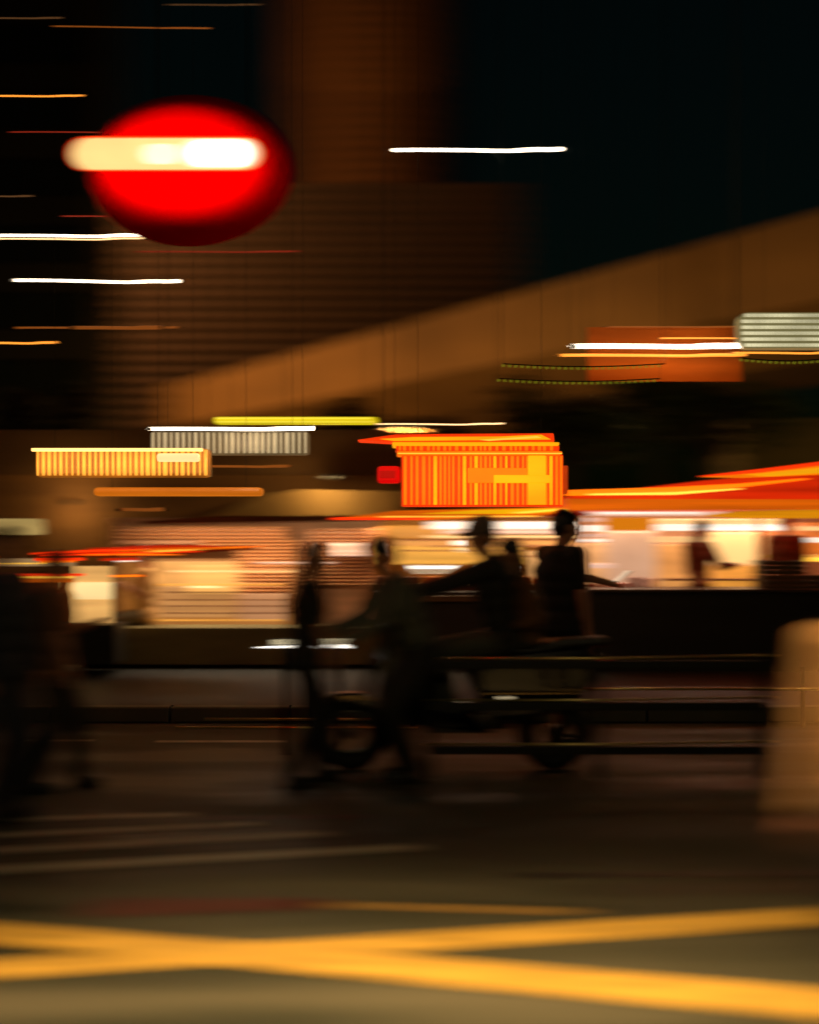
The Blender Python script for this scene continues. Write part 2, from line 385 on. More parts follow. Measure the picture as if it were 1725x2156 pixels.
hall = thing('market_hall', P(430, 1100, 19.6), 'low dark brown market hall behind the amber and white light boxes', 'building')
hm = mat('hall_brown', (150, 106, 54), .85, 0, .3, (.4, .4, 3))
MB().box(P(-300, 1400, 19.4), P(838, 1000, 19.4) + Vector((0, 4, 0))).build('wall', hm, hall)
MB().box(P(-300, 999, 19.3), P(842, 905, 19.3) + Vector((0, 4, 0))).build('parapet', mat('hall_parapet', (120, 86, 46), .85, 0, .3, (.4, .4, 3)), hall)
wl = MB().tube([P(700, 1000, 18.4), P(700, 1000, 19.39)], .015, 6).ball(P(700, 1004, 18.35), (.09, .09, .05), 12).build('tent_fill_lamp', black_metal, hall)
lamp('tent_fill_light', 'POINT', P(690, 1008, 18.2), 16, (1, .66, .28), hall, .04)  # lamp added on the hall to brighten the tent
cab = thing('overhead_cables', (0, 13, TOPZ), 'black overhead cables crossing above the picture from which lamps hang', 'cable')
for y_ in (12.25, 12.4, 12.6, 13, 13.2, 13.4, 13.6, 15.1): MB().tube([(-9, y_, TOPZ + .02), (9, y_, TOPZ + .02)], .012, 6).build('cable', black_metal, cab)
# fairy lights on the trees
def fairy(x0, x1, y, d, m, label, n):
    e = thing('light_string', P((x0 + x1) / 2, y, d), label, 'fairy lights', 'strings of green fairy lights'); hang(e, P(x0, y, d), P(x1, y, d))
    w = []
    for i in range(n + 1):
        t = i / n; w.append(P(x0 + (x1 - x0) * t, y + 6 * math.sin(math.pi * t), d))
    MB().tube(w, .006, 5).build('wire', black_metal, e)
    pr = None
    for i in range(n):
        c = w[i]
        if pr is None: pr = MB().ball((0, 0, 0), (.009, .009, .014), 8).build('bulb', m, e, smooth=True); o = pr
        else: o = pr.copy(); COL.objects.link(o); o.parent = e
        o.location = c - Vector((0, 0, .016)) - e.location
gb = glow('bulb_green', (120, 125, 22), .9)
fairy(1060, 1400, 766, 12.7, gb, 'upper string of tiny green bulbs left of the orange banner', 26)
fairy(1050, 1390, 797, 12.7, gb, 'lower string of tiny green bulbs left of the orange banner', 26)
fairy(1560, 1760, 754, 12.7, gb, 'string of tiny green bulbs under the white display', 16)

# ------------------------------------------------------------------ the big orange sign
Ds = 12.3
e = thing('illuminated_sign', P(1010, 1066, Ds), 'big glowing orange ribbed sign with stepped cornice and pointed roof edge', 'sign')
red_or = glow('sign_red_orange', (235, 52, 4), 1.0, .18, (2, 1, 1)); org = glow('sign_orange', (255, 118, 6), 1.0, .2, (3, 1, 2)); yel = glow('sign_yellow', (250, 172, 10), 1.0, .2, (1, 1, 4)); hot = glow('sign_hot', (255, 214, 70), 1.05, .2, (1, 1, 8))
def b3(x0, x1, y0, y1, d, dep, name, m, par, bev=.01): return MB().box(P(x0, y1, d), P(x1, y0, d) + Vector((0, dep, 0))).build(name, m, par, bev)
b3(846, 1186, 957, 1066, Ds, .35, 'panel', red_or, e)
pr = None; x = 850  # ribs model the sign's flicker stripes as solid strips
while x < 1182:
    w = random.uniform(4, 7.5)
    dd = Ds - .018
    o = MB().box(P(x, 1063, dd), P(x + w, 960, dd) + Vector((0, .016, 0))).build('rib', org if random.random() < .8 else yel, e, .004)
    x += w + random.uniform(3.5, 8)
b3(1112, 1150, 959, 1063, Ds - .035, .015, 'bright_rib', yel, e)
b3(985, 1110, 985, 1017, Ds - .033, .012, 'stripe', org, e); b3(1040, 1160, 1000, 1017, Ds - .047, .011, 'stripe', yel, e)
b3(1186, 1196, 980, 1040, Ds + .1, .1, 'side_panel', glow('sign_side', (170, 50, 6), .9), e)
b3(836, 1184, 950, 957, Ds - .12, .45, 'cornice', org, e, .008); b3(838, 1184, 953.5, 955.5, Ds - .13, .008, 'cornice_line', hot, e, .002)
b3(834, 1178, 938, 949.5, Ds - .03, .36, 'frieze', red_or, e)
x = 840
while x < 1172:
    w = random.uniform(4, 7); MB().box(P(x, 948.5, Ds - .048), P(x + w, 939, Ds - .034)).build('rib', org, e, .003); x += w + random.uniform(4, 9)
b3(826, 1178, 931, 937.5, Ds - .12, .45, 'cornice', yel, e, .008)
MB().prism([P(752, 926, Ds - .1), P(835, 914, Ds - .1), P(1166, 912, Ds - .1), P(1168, 930, Ds - .1), P(830, 930, Ds - .1)], (0, .4, 0)).build('roof_edge', red_or, e, .008)
MB().prism([P(800, 924, Ds - .13), P(870, 920, Ds - .13), P(1050, 919, Ds - .13), P(1140, 915, Ds - .13), P(1160, 925, Ds - .13), P(830, 928, Ds - .13)], (0, .025, 0)).build('roof_light', yel, e)
MB().prism([P(1010, 926, Ds - .15), P(1130, 918, Ds - .15), P(1140, 921, Ds - .15), P(1030, 928, Ds - .15)], (0, .015, 0)).build('roof_glint', hot, e)
hang(e, P(880, 915, Ds + .15), P(1140, 915, Ds + .15))
lamp('sign_lamp', 'AREA', P(1015, 1005, Ds - .3), 5, (1, .32, .05), e, (1.4, .45), rot=(R(90), 0, 0))
lightbox('light_box', 795, 843, 981, 1017, Ds + .25, glow('box_red', (205, 0, 4), 1.0, .08, (1, 1, 3)), 'small pure red light box at the left side of the orange sign', bands=1, bm_=glow('band_red', (170, 0, 4), .9))

# ------------------------------------------------------------------ stalls
peach = mat('wall_peach', (224, 176, 138), .75, 0, .22, (.5, .5, 9)); ochre = mat('wall_ochre', (230, 170, 84), .75, 0, .25, (.5, .5, 8)); left_counter = mat('counter_olive', (112, 100, 58), .7, 0, .3, (1, 1, 5)); cream = mat('wall_cream', (236, 212, 170), .7, 0, .2, (.4, .4, 10))
rosy = mat('wall_rose', (206, 168, 150), .75, 0, .2, (1.5, .5, 3)); brownw = mat('wood_brown', (110, 66, 28), .6, 0, .3, (1, 1, 14)); dark_counter = mat('counter_dark', (30, 29, 20), .5, 0, .3, (1, 1, 6))
tarp = mat('roof_tarp', (190, 150, 84), .8, 0, .2, (1.2, .6, 2)); goods = [mat('goods_%s' % n, c, .6) for n, c in (('white', (230, 215, 195)), ('orange', (210, 120, 30)), ('brown', (120, 70, 36)), ('yellow', (232, 180, 70)), ('rust', (150, 66, 26)), ('pink', (220, 170, 160)))]
lit_white = glow('menu_white', (255, 236, 214), 1.25, .25, (.6, 1, 14)); lit_cream = glow('menu_cream', (250, 200, 130), 1.0, .25, (.6, 1, 14)); lit_gold = glow('menu_gold', (232, 158, 60), .95, .25, (.6, 1, 12)); lit_rose = glow('menu_rose', (232, 186, 160), .95, .2, (.6, 1, 14))
n_red = glow('neon_red', (255, 50, 6), 1.5, .2); n_or = glow('neon_orange', (255, 112, 8), 1.6, .2); n_yel = glow('neon_yellow', (255, 190, 60), 1.8, .2); n_redd = glow('valance_red', (205, 38, 4), .9, .35, (.5, 1, 12)); n_ord = glow('valance_orange', (224, 98, 6), .9, .3, (.4, 1, 12)); n_amb = glow('valance_amber', (222, 138, 10), .9, .3, (.4, 1, 12))

def goods_row(e, x0, x1, y, d, hmin=8, hmax=22, wmin=18, wmax=70, picks=None):
    """products standing on a shelf whose top is seen at y"""
    x = x0
    while x < x1 - 8:
        w = min(random.uniform(wmin, wmax), x1 - x); h = random.uniform(hmin, hmax)
        m = goods[random.choice(picks or range(6))]
        MB().box(P(x, y, d), P(x + w * .93, y - h, d) + Vector((0, .18, 0))).build('carton', m, e, .012)
        x += w + random.uniform(0, 12)
def shelf(e, x0, x1, y, d, m=None): b3(x0, x1, y, y + 4, d - .03, .3, 'shelf', m or brownw, e, .004)

# --- stall at left: shutter and panels
A = thing('market_stall', P(430, 1439, 16), 'left food stall with ribbed roller shutter and red neon eave', 'stall')
b3(236, 800, 1090, 1335, 18.0, .1, 'back_wall', peach, A)
b3(246, 640, 1176, 1321, 16.75, .04, 'interior_glow_panel', glow('inner_gold', (164, 104, 48), .9, .3, (.5, 1, 12)), A)  # panel glows in place of light falling on the stall interior
b3(150, 850, 1322, 1400, 15.4, .6, 'counter', left_counter, A)
sh = MB(); ypix = 1113
while ypix < 1292:
    x0_ = 244 if ypix < 1140 else (500 if ypix > 1160 else 420)
    a = P(x0_, ypix, 16.5); b = P(605 if ypix < 1140 else 640, ypix - 5.2, 16.5)
    sh.prism([Vector((a.x, a.y, a.z)), Vector((a.x, a.y - .03, (a.z + b.z) / 2)), Vector((a.x, a.y, b.z)), Vector((a.x, a.y + .02, (a.z + b.z) / 2))], (b.x - a.x, 0, 0)); ypix += 7.4
sh.build('shutter_slats', mat('shutter_metal', (208, 152, 100), .5, .2, .15, (1, 1, 1)), A, kind='stuff')
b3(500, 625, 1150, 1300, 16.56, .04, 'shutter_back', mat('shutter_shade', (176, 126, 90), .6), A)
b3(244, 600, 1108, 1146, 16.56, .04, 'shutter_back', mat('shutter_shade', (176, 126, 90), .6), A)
sh = MB(); ypix = 1118
while ypix < 1235:
    a = P(650, ypix, 16.4); b = P(800, ypix - 3.6, 16.4)
    sh.prism([Vector((a.x, a.y, a.z)), Vector((a.x, a.y - .03, (a.z + b.z) / 2)), Vector((a.x, a.y, b.z)), Vector((a.x, a.y + .02, (a.z + b.z) / 2))], (b.x - a.x, 0, 0)); ypix += 7.6
sh.build('shutter_slats', mat('shutter_metal', (222, 180, 150)), A, kind='stuff')
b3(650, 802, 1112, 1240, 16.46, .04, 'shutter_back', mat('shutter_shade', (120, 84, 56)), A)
b3(330, 498, 1182, 1236, 16.6, .08, 'wall_glow_board', glow('wall_glow_tan', (212, 150, 78), .9, .25, (.4, 1, 11)), A)  # glowing boards put lamplight on the stall wall into its colour
b3(330, 505, 1236, 1300, 16.6, .08, 'wall_glow_board', glow('wall_glow_tan_low', (182, 128, 72), .9, .22, (.4, 1, 11)), A)
b3(240, 329, 1182, 1300, 16.62, .06, 'side_board', glow('wall_glow_brown', (140, 84, 26), .9, .25, (.4, 1, 9)), A)
b3(505, 622, 1250, 1308, 16.35, .06, 'lower_board', glow('wall_glow_rosy_low', (188, 132, 88), .9, .2, (.4, 1, 13)), A)
b3(392, 505, 1190, 1250, 16.5, .05, 'wall_glow_board', glow('wall_glow_warm', (228, 166, 86), .95, .2, (.4, 1, 11)), A)
for yy, x0_, x1_, m in ((1203, 360, 640, lit_cream), (1236, 398, 462, glow('menu_hot', (255, 226, 160), 1.4)), (1231, 280, 600, lit_gold), (1185, 540, 700, lit_rose), (1306, 300, 610, lit_gold)):  # menu_hot is a glow colour for the streak rails
    b3(x0_, x1_, yy - 1.5, yy + 1.5, 16.2, .03, 'streak_rail', m, A, .003)  # thin glowing rails shaped after the sideways light streaks
for yy in (1246, 1262, 1275, 1290):
    b3(340, 622, yy, yy + 2.2, 16.25, .05, 'shelf', brownw, A, .003)
b3(236, 245, 1100, 1322, 16.3, .3, 'post', brownw, A); b3(640, 648, 1100, 1322, 16.3, .3, 'post', brownw, A)
MB().prism([P(300, 1098, 16), P(470, 1086, 16), P(840, 1086, 16), P(840, 1093, 16), P(300, 1103, 16)], (0, 2.4, 0)).build('roof', brownw, A)
lamp('stall_lamp', 'AREA', P(520, 1112, 15.9), 38, NEUT, A, (2.6, .3), rot=(R(20), 0, 0))
# neon eave of the left stall
ne = thing('neon_eave', P(300, 1165, 15.5), 'red and orange neon eave sloping gently up over the left stall', 'neon sign')
for (x0_, y0_, x1_, y1_, w, m) in ((60, 1166, 330, 1156, 5, n_red), (90, 1170, 420, 1161, 4, n_red), (150, 1168, 380, 1168, 4, n_or), (190, 1155, 470, 1151, 5, n_redd), (280, 1150, 440, 1149, 4, n_redd), (300, 1163, 460, 1155, 3, n_yel), (380, 1158, 560, 1150, 3, n_or), (240, 1160, 520, 1153, 6, n_ord)):
    MB().tube([P(x0_, y0_, 15.5), P((x0_ + x1_) / 2, (y0_ + y1_) / 2 - 1, 15.5), P(x1_, y1_, 15.5)], [w * K * 7.7 * .5, w * K * 7.7, w * K * 7.7 * .4], 8).build('neon_or_streak_tube', m, ne, smooth=True)
MB().prism([P(100, 1164, 15.56), P(280, 1149, 15.56), P(540, 1148, 15.56), P(540, 1156, 15.56), P(300, 1172, 15.56), P(60, 1172, 15.56)], (0, .04, 0)).build('fascia', mat('fascia_rust', (150, 44, 14), .6), ne)

# --- far left stall behind the two figures
Lf = thing('drink_cart', P(120, 1439, 14.5), 'small cart at the left edge with red neon rails and a cream lit panel', 'cart')
b3(-80, 240, 1316, 1400, 14.6, .6, 'cabinet', dark_counter, Lf)
b3(-80, 135, 1222, 1318, 15.2, .06, 'back_panel', mat('cart_back', (150, 92, 34), .7, 0, .3, (.5, 1, 8)), Lf)
b3(136, 240, 1192, 1312, 14.9, .06, 'lit_panel', glow('cart_panel', (226, 170, 96), .95, .2, (.7, 1, 8)), Lf, .02)
b3(150, 236, 1226, 1262, 14.84, .05, 'lit_window', glow('cart_hot', (255, 218, 148), 1.05, .15, (.7, 1, 6)), Lf, .02)
b3(-80, 150, 1176, 1192, 15.0, .04, 'lit_sign', glow('cart_sign', (190, 150, 100), .9, .3, (.8, 1, 6)), Lf)
for (x0_, x1_, y0_, w, m) in ((-80, 150, 1216, 4, n_yel), (-80, 175, 1211, 5, n_red), (-80, 150, 1223, 8, n_ord), (90, 155, 1183, 4, n_or), (75, 175, 1178, 6, n_red), (215, 290, 1178, 6, n_redd), (235, 300, 1213, 4, n_or), (-80, 110, 1187, 2, n_yel), (245, 290, 1182, 2, lit_white)):
    MB().tube([P(x0_, y0_, 14.4), P(x1_, y0_ - 1, 14.4)], w * K * 7.2, 8).build('neon_or_streak_tube', m, Lf, smooth=True)
for x in (-60, 236): b3(x, x + 6, 1165, 1400, 14.45, .06, 'post', dark_paint, Lf)

# --- centre stall under the orange sign
B = thing('food_stall', P(950, 1439, 16), 'centre food stall glowing amber beneath the big orange sign', 'stall')
b3(800, 1206, 1090, 1262, 18.2, .1, 'back_wall', ochre, B)
b3(800, 1240, 1246, 1400, 15.6, .6, 'counter', dark_counter, B)
b3(840, 1200, 1254, 1268, 15.54, .05, 'counter_trim', mat('trim_olive', (90, 70, 30), .5), B)
MB().prism([P(700, 1093, 15.3), P(835, 1075, 15.3), P(1190, 1068, 15.3), P(1190, 1080, 15.3), P(1120, 1087, 15.3), P(900, 1095, 15.3)], (0, .05, 0)).build('awning', n_ord, B)  # awning emits, imitating cloth lit from behind
MB().prism([P(880, 1082, 15.24), P(1000, 1074, 15.24), P(1188, 1070, 15.24), P(1180, 1077, 15.24), P(1090, 1082, 15.24)], (0, .04, 0)).build('awning_stripe', glow('awning_yellow', (238, 170, 8), .95, .25, (.4, 1, 12)), B)
MB().prism([P(1080, 1079, 15.2), P(1190, 1071, 15.2), P(1192, 1073, 15.2), P(1100, 1081, 15.2)], (0, .03, 0)).build('awning_stripe', n_yel, B)
MB().tube([P(800, 1088, 15.2), P(1135, 1087, 15.2)], .006, 6).build('neon_or_streak_tube', n_yel, B)
MB().tube([P(700, 1092, 15.2), P(900, 1092, 15.2)], .014, 6).build('neon_or_streak_tube', n_red, B)
MB().prism([P(690, 1093, 15.4), P(1230, 1085, 15.4), P(1230, 1070, 15.4), P(850, 1076, 15.4)], (0, 2.6, 0)).build('roof', mat('roof_orange', (190, 90, 20), .7), B)
b3(905, 1205, 1098, 1114, 17.0, .08, 'light_tray', lit_white, B); b3(930, 1205, 1116, 1124, 17.02, .06, 'light_tray', lit_rose, B); b3(900, 1205, 1127, 1133, 17.04, .06, 'light_tray', lit_cream, B)
b3(680, 795, 1143, 1170, 16.2, .06, 'wall_glow_board', glow('wall_glow_pinkish', (214, 166, 132), .95, .2, (.6, 1, 16)), B)
for yy in (1146, 1160, 1168): b3(678, 800, yy, yy + 2.4, 16.12, .03, 'streak_rail', lit_rose, B, .003)
b3(800, 1090, 1150, 1188, 17.1, .06, 'wall_glow_board', glow('wall_glow_amber', (222, 158, 62), .95, .2, (.4, 1, 12)), B)  # boards glow by themselves to imitate the lit back of the stall
b3(810, 1206, 1136, 1150, 17.12, .06, 'wall_glow_board', glow('wall_glow_dull', (200, 134, 60), .9, .3, (.4, 1, 14)), B)
b3(800, 1000, 1106, 1134, 17.2, .06, 'wall_glow_board', glow('wall_glow_orange', (206, 134, 46), .9, .25, (.5, 1, 10)), B)
b3(1092, 1206, 1160, 1222, 17.14, .06, 'wall_glow_board', glow('wall_glow_peach', (216, 160, 96), .9, .22, (.5, 1, 12)), B)
b3(960, 1000, 1138, 1148, 16.9, .05, 'bulb_tray', glow('menu_veryhot', (255, 240, 220), 1.8), B, .02); b3(966, 994, 1154, 1162, 16.9, .05, 'bulb_tray', glow('menu_hot2', (255, 225, 175), 1.4), B, .02)
b3(1138, 1143.5, 1150, 1172, 16.9, .05, 'rail', brownw, B)
for yy, x0_, x1_ in ((1136, 840, 1205), (1149, 900, 1205), (1158, 830, 1100), (1170, 1060, 1206), (1147, 1100, 1206)):
    b3(x0_, x1_, yy, yy + 2.6, 16.7, .06, 'shelf', brownw, B, .003)
# perforated white trays: dotted
for (x0_, x1_, y0_, y1_) in ((858, 968, 1191, 1206), (1018, 1076, 1191, 1222)):
    b3(x0_, x1_, y0_, y0_ + 7, 16.0, .05, 'tray_light', glow('tray_white', (255, 244, 224), 1.6, .05), B, .004)
    tm = MB(); yy = y0_ + 10; row = 0
    while yy < y1_:
        xx = x0_ + (row % 2) * 4 + row * 2
        while xx < x1_ - 4 - row * 2: tm.box(P(xx, yy + 2.2, 16.0), P(xx + 5, yy, 16.03)); xx += 8.5
        yy += 4.4; row += 1
    tm.build('tray_lattice', glow('lattice_white', (252, 232, 190), 1.1, .2), B, kind='stuff')
b3(790, 1230, 1230, 1246, 15.9, .3, 'warmer', mat('steel_warm', (120, 90, 50), .35, .7), B)
goods_row(B, 800, 1190, 1229, 15.92, 6, 18, 20, 60, (1, 2, 4))
b3(1204, 1214, 1092, 1400, 15.7, .2, 'post', brownw, B); b3(800, 806, 1092, 1250, 16.2, .2, 'post', mat('post_orange', (196, 118, 40), .6), B)
lamp('stall_lamp', 'AREA', P(1000, 1100, 16.3), 34, WARM, B, (2.4, .3), rot=(R(25), 0, 0))

# --- right stall under the red awning
C = thing('snack_stall', P(1480, 1439, 15.5), 'right snack stall with slanting red awning and bright white light trays', 'stall')
b3(1206, 1900, 1060, 1262, 17.6, .1, 'back_wall', peach, C)
b3(1240, 1900, 1247, 1445, 15.0, .7, 'counter', dark_counter, C)
b3(1236, 1904, 1241, 1248, 14.96, .78, 'counter_top', mat('counter_top', (56, 48, 30), .35), C, .006)
MB().prism([P(1190, 1046, 14.9), P(1480, 1012, 14.9), P(1900, 975, 14.9), P(1900, 1060, 14.9), P(1560, 1072, 14.9), P(1190, 1074, 14.9)], (0, 2.3, 0)).build('awning', n_redd, C)  # awning cloth glows by itself for light showing through it
MB().prism([P(1480, 1004, 14.82), P(1560, 994, 14.82), P(1900, 960, 14.82), P(1900, 992, 14.82), P(1560, 1006, 14.82)], (0, .06, 0)).build('awning_stripe', glow('awning_hotorange', (250, 128, 6), 1.0, .25, (.4, 1, 10)), C)
MB().prism([P(1560, 998, 14.76), P(1900, 972, 14.76), P(1900, 984, 14.76), P(1620, 1003, 14.76)], (0, .04, 0)).build('awning_stripe', glow('awning_yel2', (250, 172, 14), 1.0, .2, (.4, 1, 10)), C)
MB().tube([P(1478, 1003, 14.74), P(1600, 992, 14.74), P(1740, 975, 14.74), P(1900, 958, 14.74)], [.006, .02, .022, .02], 8).build('neon_or_streak_tube', n_red, C)
MB().tube([P(1190, 1038, 14.84), P(1400, 1033, 14.84), P(1560, 1022, 14.84), P(1700, 1008, 14.84)], [.03, .034, .02, .008], 8).build('neon_or_streak_tube', n_or, C)
MB().tube([P(1240, 1041, 14.78), P(1420, 1039, 14.78), P(1560, 1029, 14.78)], [.008, .014, .006], 8).build('neon_or_streak_tube', n_yel, C)
MB().prism([P(1190, 1050, 14.84), P(1900, 1052, 14.84), P(1900, 1072, 14.84), P(1190, 1075, 14.84)], (0, .03, 0)).build('valance', n_ord, C)
MB().prism([P(1480, 1086, 14.8), P(1560, 1076, 14.8), P(1900, 1070, 14.8), P(1900, 1092, 14.8), P(1560, 1091, 14.8)], (0, .03, 0)).build('valance', n_amb, C)
b3(1205, 1530, 1077, 1086, 15.6, .06, 'light_tray', lit_rose, C); b3(1260, 1480, 1078, 1082, 15.5, .05, 'light_tray', lit_white, C)
b3(1382, 1662, 1093, 1103, 16.2, .08, 'light_tray', lit_cream, C); b3(1384, 1656, 1104, 1117, 16.15, .09, 'light_tray', glow('tray_hot', (255, 242, 220), 1.5, .25, (.5, 1, 12)), C)
b3(1380, 1500, 1130, 1142, 16.2, .08, 'light_tray', lit_cream, C)
b3(1274, 1378, 1090, 1116, 15.9, .08, 'header_board', glow('header_orange', (216, 124, 10), .95, .15, (.5, 1, 5)), C)
b3(1206, 1274, 1090, 1098, 16.0, .06, 'light_tray', lit_rose, C); b3(1212, 1274, 1106, 1119, 16.0, .06, 'light_tray', lit_white, C); b3(1206, 1276, 1124, 1131, 16.0, .06, 'light_tray', lit_rose, C); b3(1206, 1276, 1135, 1141, 16.0, .06, 'light_tray', lit_white, C)
b3(1276, 1382, 1118, 1245, 16.4, .08, 'fridge_door', glow('fridge_rose', (188, 146, 116), .9, .22, (3, 1, 3)), C, .02)
b3(1206, 1276, 1144, 1245, 16.4, .08, 'back_panel', glow('panel_peach', (206, 150, 96), .9, .22, (1, 1, 9)), C)  # back panels, fridge door and pillars glow in place of lamplight on them
b3(1230, 1290, 1186, 1196, 16.2, .05, 'light_tray', lit_rose, C, .01)
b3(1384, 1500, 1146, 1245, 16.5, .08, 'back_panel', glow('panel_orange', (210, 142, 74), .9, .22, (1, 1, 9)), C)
b3(1502, 1604, 1120, 1190, 16.5, .08, 'glow_pillar', glow('pillar_cream', (246, 198, 128), 1.0, .2, (4, 1, .8)), C, .02)
b3(1502, 1600, 1190, 1243, 16.45, .08, 'glow_pillar', glow('pillar_orange', (226, 148, 58), .95, .2, (3, 1, 5)), C, .02)
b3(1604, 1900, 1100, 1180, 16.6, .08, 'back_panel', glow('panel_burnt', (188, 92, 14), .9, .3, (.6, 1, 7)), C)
b3(1600, 1760, 1168, 1174, 16.1, .05, 'light_tray', lit_gold, C); b3(1650, 1900, 1174, 1182, 16.0, .05, 'light_tray', n_yel, C)
b3(1680, 1900, 1132, 1142, 15.9, .05, 'light_tray', lit_white, C, .02); b3(1680, 1900, 1108, 1117, 15.95, .05, 'light_tray', lit_cream, C, .02)
shelf(C, 1400, 1600, 1219, 16.2); shelf(C, 1206, 1384, 1242 - 6, 16.2)
b3(1216, 1266, 1060, 1400, 15.9, .02, 'post', grey_metal, C) if False else None
b3(1232, 1238, 1080, 1440, 15.05, .1, 'post', brownw, C); b3(1598, 1604, 1080, 1246, 15.3, .1, 'post', mat('post_gold', (200, 130, 50), .5), C)
goods_row(C, 1240, 1380, 1240, 15.6, 6, 26, 20, 60, (2, 4, 5))
lamp('stall_lamp', 'AREA', P(1450, 1084, 16.3), 45, NEUT, C, (3.0, .2), rot=(R(12), 0, 0))
# crates and machine on the right counter
def crate(x0, x1, y0, y1, d, m, label):
    e = thing('crate', P((x0 + x1) / 2, y1, d), label, 'crate')
    a, b = P(x0, y1, d), P(x1, y0, d); h = (b.z - a.z); n = 3
    for i in range(n):
        z = a.z + h * i / n
        MB().box((a.x, d, z + .004), (b.x, d + .02, z + h / n * .8)).build('slat', m, e, .003)
        MB().box((a.x, d + .38, z + .004), (b.x, d + .4, z + h / n * .8)).build('slat', m, e, .003)
    for x in (a.x + .005, b.x - .035): MB().box((x, d + .022, a.z), (x + .03, d + .378, b.z)).build('end_board', m, e, .003)
crate(1604, 1700, 1180, 1210, 15.1, mat('crate_green', (56, 58, 34), .6), 'dark green slatted crate on top at the right end of the counter')
crate(1604, 1790, 1211, 1241, 15.1, mat('crate_olive', (70, 62, 34), .6), 'wide olive slatted crate directly on the counter at right')

# tan tent roof between stalls
T = thing('tent', P(660, 1090, 19), 'tan canvas tent roof between the left stall and orange sign', 'tent')
MB().prism([P(430, 1092, 18.6), P(560, 1040, 18.6), P(640, 1030, 18.6), P(846, 1034, 18.6), P(846, 1086, 18.6)], (0, 2.2, 0)).build('canopy', tarp, T, .02)
for x in (450, 840):
    q = P(x, 1092, 18.8); MB().tube([Vector((q.x, q.y, .13)), q], .025, 8).build('pole', grey_metal, T)

# ------------------------------------------------------------------ trees
leafm = [mat('leaf_green', (70, 82, 26), .6, 0, .5, (2, 2, 2)), mat('leaf_brown_green', (84, 66, 26), .6, 0, .5, (2, 2, 2))]
bark = mat('bark', (70, 54, 34), .9, 0, .3, (6, 6, 2), .3)
def tree(x, ytop, ybot, rx, d, mi, label, n=2600):
    base = P(x, 1120, d); base.z = .13; c = P(x, (ytop + ybot) / 2, d); rz = (ybot - ytop) / 2 * K * d; rw = rx * K * d
    e = thing('tree', base, label, 'tree', None)
    MB().tube([base, base + Vector((.05, 0, c.z * .4)), Vector((c.x - .05, d, c.z)), Vector((c.x, d, c.z + rz * .6))], [.17, .13, .09, .03], 10).build('trunk', bark, e, smooth=True)
    br = MB(); lobes = []
    for i in range(9):
        a = random.uniform(0, 6.28); t = Vector((math.cos(a) * rw * random.uniform(.3, .75), math.sin(a) * rw * .5, random.uniform(-.5, .7) * rz))
        lobes.append((c + t, random.uniform(.3, .5))); br.tube([Vector((c.x, d, c.z - rz * .8)), c + t * .5, c + t], [.05, .035, .012], 6)
    br.build('branches', bark, e)
    f = MB()
    for i in range(n):
        lc, lr = random.choice(lobes); v = Vector((random.gauss(0, 1), random.gauss(0, 1), random.gauss(0, 1))).normalized() * random.random() ** .4
        p = lc + Vector((v.x * rw * lr, v.y * rw * lr, v.z * rz * lr * 1.2)); s = random.uniform(.05, .1)
        u = Vector((random.gauss(0, 1), random.gauss(0, 1), random.gauss(0, .5))).normalized(); w = u.cross(Vector((random.gauss(0, 1), random.gauss(0, 1), 1))).normalized()
        f.quad(p - u * s, p + w * s * .45, p + u * s, p - w * s * .45)
    f.build('crown', leafm[mi], e, kind='stuff'); return e
tree(1200, 800, 1030, 190, 24, 0, 'bushy green tree behind the stalls right of the orange sign')
tree(1500, 800, 1010, 190, 24.5, 0, 'dark green tree behind the right stall left of the olive wall', 2400)
tree(770, 830, 1010, 170, 24, 1, 'dark brownish tree behind the tan tent roof', 2400)
tree(1390, 770, 960, 150, 26, 0, 'smaller tree standing under the orange banner between two trees', 1800)
tree(110, 800, 1090, 130, 21, 1, 'dark tree behind the amber light box at left', 2000)

# ------------------------------------------------------------------ hanging red signal
Dg = 9.6
sg = thing('traffic_signal', P(392, 350, Dg), 'signal with a red disc added as its glow and a white hot horizontal capsule lamp', 'traffic light')
halo_mat = mat('halo_red', (215, 2, 2), 1.0, 0, .05, (1, 1, 1)); halo_mat.node_tree.nodes['Principled BSDF'].inputs['Specular IOR Level'].default_value = 0  # red disc surface added to show the lamp's halo
dm_ = MB(); c = P(384, 334, Dg + .40); RX, RZ = 236 * K * Dg, 172 * K * Dg; NR, NA = 12, 56; prev = None
for i in range(NR + 1):
    q = i / NR; ring_ = [dm_.bm.verts.new((c.x + RX * q * math.cos(a), c.y + .03 * q * q + .30 * q ** 6, c.z + RZ * q * math.sin(a))) for a in [2 * math.pi * k / NA for k in range(NA)]]
    if prev:
        for k in range(NA): dm_.bm.faces.new((prev[k], ring_[k], ring_[(k+1) % NA], prev[(k+1) % NA]))
    else: dm_.bm.faces.new(ring_)
    prev = ring_
dm_.build('halo_dome', halo_mat, sg, smooth=True)
hb = MB(); hb.ball(Vector((c.x, c.y + .34, c.z)), (RX * .8, .12, RZ * .8), 30); hb.build('housing', black_metal, sg)
def capsule(x0, x1, y0, y1, d, depth, name, m, bev=.04, par=None):
    a = P(x0, y1, d); b = P(x1, y0, d); r_ = (b.z - a.z) / 2; cz = (a.z + b.z) / 2
    pts = [Vector((a.x + r_ + r_ * math.cos(t), d, cz + r_ * math.sin(t))) for t in [R(90 + 12 * i) for i in range(16)]] + [Vector((b.x - r_ + r_ * math.cos(t), d, cz + r_ * math.sin(t))) for t in [R(-90 + 12 * i) for i in range(16)]]
    return MB().prism(pts, (0, depth, 0)).build(name, m, par, bev, smooth=False)
